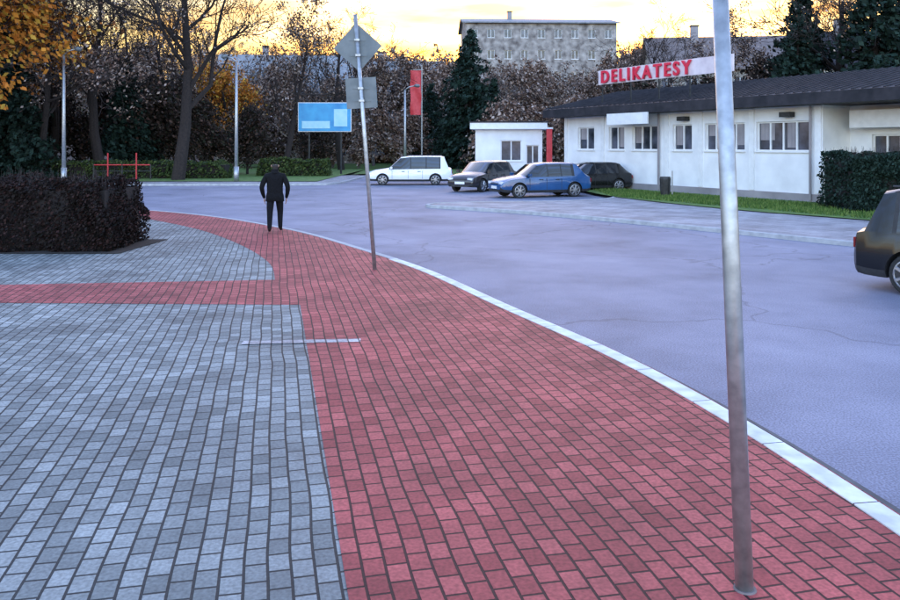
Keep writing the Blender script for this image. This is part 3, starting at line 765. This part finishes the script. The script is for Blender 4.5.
b=MB(); b.add([(-.014,.122,1.645),(.014,.122,1.645),(0,.150,1.64),(0,.124,1.69)],[(0,1,2),(0,2,3),(1,3,2)],M_SKIN)
for sg in (-1,1):
    b.tube([(sg*.075,.03,1.64),(sg*.094,.02,1.665),(sg*.084,.035,1.695)],[.008,.012,.007],M_SKIN,6)
    b.tube([(sg*.03,.116,1.685),(sg*.03,.126,1.685)],[.009,.007],M_WFRAME,8); b.tube([(sg*.03,.124,1.685),(sg*.03,.128,1.685)],[.005,.004],M_HAIR,8)
b.tube([(-.022,.116,1.612),(0,.124,1.61),(.022,.116,1.612)],[.004,.006,.004],mat_noise('lips',(.3,.1,.1),(.35,.14,.12),9,.5),6)
b.obj('face',PE)
b=MB(); b.tube([(0,0,1.475),(0,.005,1.54),(0,.01,1.575)],[.11,.092,.088],M_CLOTH,16,cap=False); b.obj('collar',PE,smooth=True)
hb=MB(); n=24; ci=hb.mi(M_CLOTH)
for j,(z,rx,ry) in enumerate([(1.0,.20,.15),(.9,.222,.165),(.78,.23,.172),(.775,.21,.155)]):
    for i in range(n):
        t=2*math.pi*i/n; hb.v.append((rx*math.cos(t),ry*math.sin(t),z+.006*math.sin(3*t)))
for j in range(3):
    for i in range(n):
        i2=(i+1)%n; hb.f.append((j*n+i,j*n+i2,(j+1)*n+i2,(j+1)*n+i)); hb.m.append(ci)
hb.obj('jacket_hem',PE,smooth=True)

# ------------------------------------------------------------------ world, sun
SUN_EL, SUN_ROT = math.radians(5), math.radians(8)
w = bpy.data.worlds.new('World'); scene.world = w; w.use_nodes = True
nt = w.node_tree; bg = nt.nodes['Background']
sky = nt.nodes.new('ShaderNodeTexSky'); sky.sky_type = 'NISHITA'; sky.sun_disc = False
sky.sun_elevation = SUN_EL; sky.sun_rotation = SUN_ROT; sky.air_density = 1.0; sky.dust_density = 1.5; sky.ozone_density = 2.0
tc = nt.nodes.new('ShaderNodeTexCoord'); sp = nt.nodes.new('ShaderNodeSeparateXYZ'); nt.links.new(tc.outputs['Generated'], sp.inputs[0])
warm = ramp(nt, [(0.0,(.9,.56,.2)),(0.12,(1.05,.78,.42)),(0.22,(1.25,1.05,.85)),(0.42,(4.2,3.8,4.2)),(1.0,(6.7,5.7,6.0))])
cool = ramp(nt, [(0.0,(7.2,6.0,6.3)),(0.4,(7.0,6.0,6.3)),(1.0,(6.7,5.7,6.0))])
nt.links.new(sp.outputs['Z'], warm.inputs['Fac']); nt.links.new(sp.outputs['Z'], cool.inputs['Fac'])
mr = nt.nodes.new('ShaderNodeMapRange'); mr.interpolation_type='SMOOTHSTEP'
mr.inputs['From Min'].default_value=-.25; mr.inputs['From Max'].default_value=.55; nt.links.new(sp.outputs['Y'], mr.inputs['Value'])
mw = nt.nodes.new('ShaderNodeMix'); mw.data_type='RGBA'; nt.links.new(mr.outputs[0], mw.inputs[0]); nt.links.new(cool.outputs['Color'], mw.inputs[6]); nt.links.new(warm.outputs['Color'], mw.inputs[7])
mp = nt.nodes.new('ShaderNodeMapping'); mp.inputs['Scale'].default_value=(2.5,2.5,16); nt.links.new(tc.outputs['Generated'], mp.inputs[0])
cn = nt.nodes.new('ShaderNodeTexNoise'); cn.inputs['Scale'].default_value=2.2; cn.inputs['Detail'].default_value=6; nt.links.new(mp.outputs[0], cn.inputs['Vector'])
cr = ramp(nt, [(.35,(.85,.66,.5)),(.5,(1,1,1)),(.65,(1.2,1.25,1.6))]); nt.links.new(cn.outputs['Fac'], cr.inputs['Fac'])
def mul(a, b_):
    mx = nt.nodes.new('ShaderNodeMix'); mx.data_type='RGBA'; mx.blend_type='MULTIPLY'; mx.inputs[0].default_value=1
    nt.links.new(a, mx.inputs[6]); nt.links.new(b_, mx.inputs[7]); return mx.outputs[2]
nt.links.new(mul(mul(sky.outputs[0], mw.outputs[2]), cr.outputs['Color']), bg.inputs['Color'])
bg.inputs['Strength'].default_value = 0.3
sd = bpy.data.lights.new('sun','SUN'); sd.energy = 0.35; sd.angle = math.radians(14); sd.color = (1,.85,.75)
so = bpy.data.objects.new('sun', sd); COL.objects.link(so)
dirv = Vector((math.sin(SUN_ROT)*math.cos(SUN_EL), math.cos(SUN_ROT)*math.cos(SUN_EL), math.sin(SUN_EL)))
so.rotation_euler = (-dirv).to_track_quat('-Z','Y').to_euler(); so.location = (0,0,30)

# ------------------------------------------------------------------ camera
cd = bpy.data.cameras.new('camera'); cam = bpy.data.objects.new('camera', cd); COL.objects.link(cam)
cam.location = (0,0,2.2); cam.rotation_euler = (math.pi/2,0,0)
cd.sensor_width = 36; cd.lens = 32.0; cd.shift_y = -155/900; cd.clip_end = 5000; cd.clip_start = .05
scene.camera = cam
scene.view_settings.view_transform = 'Standard'; scene.view_settings.look='None'; scene.view_settings.exposure=0
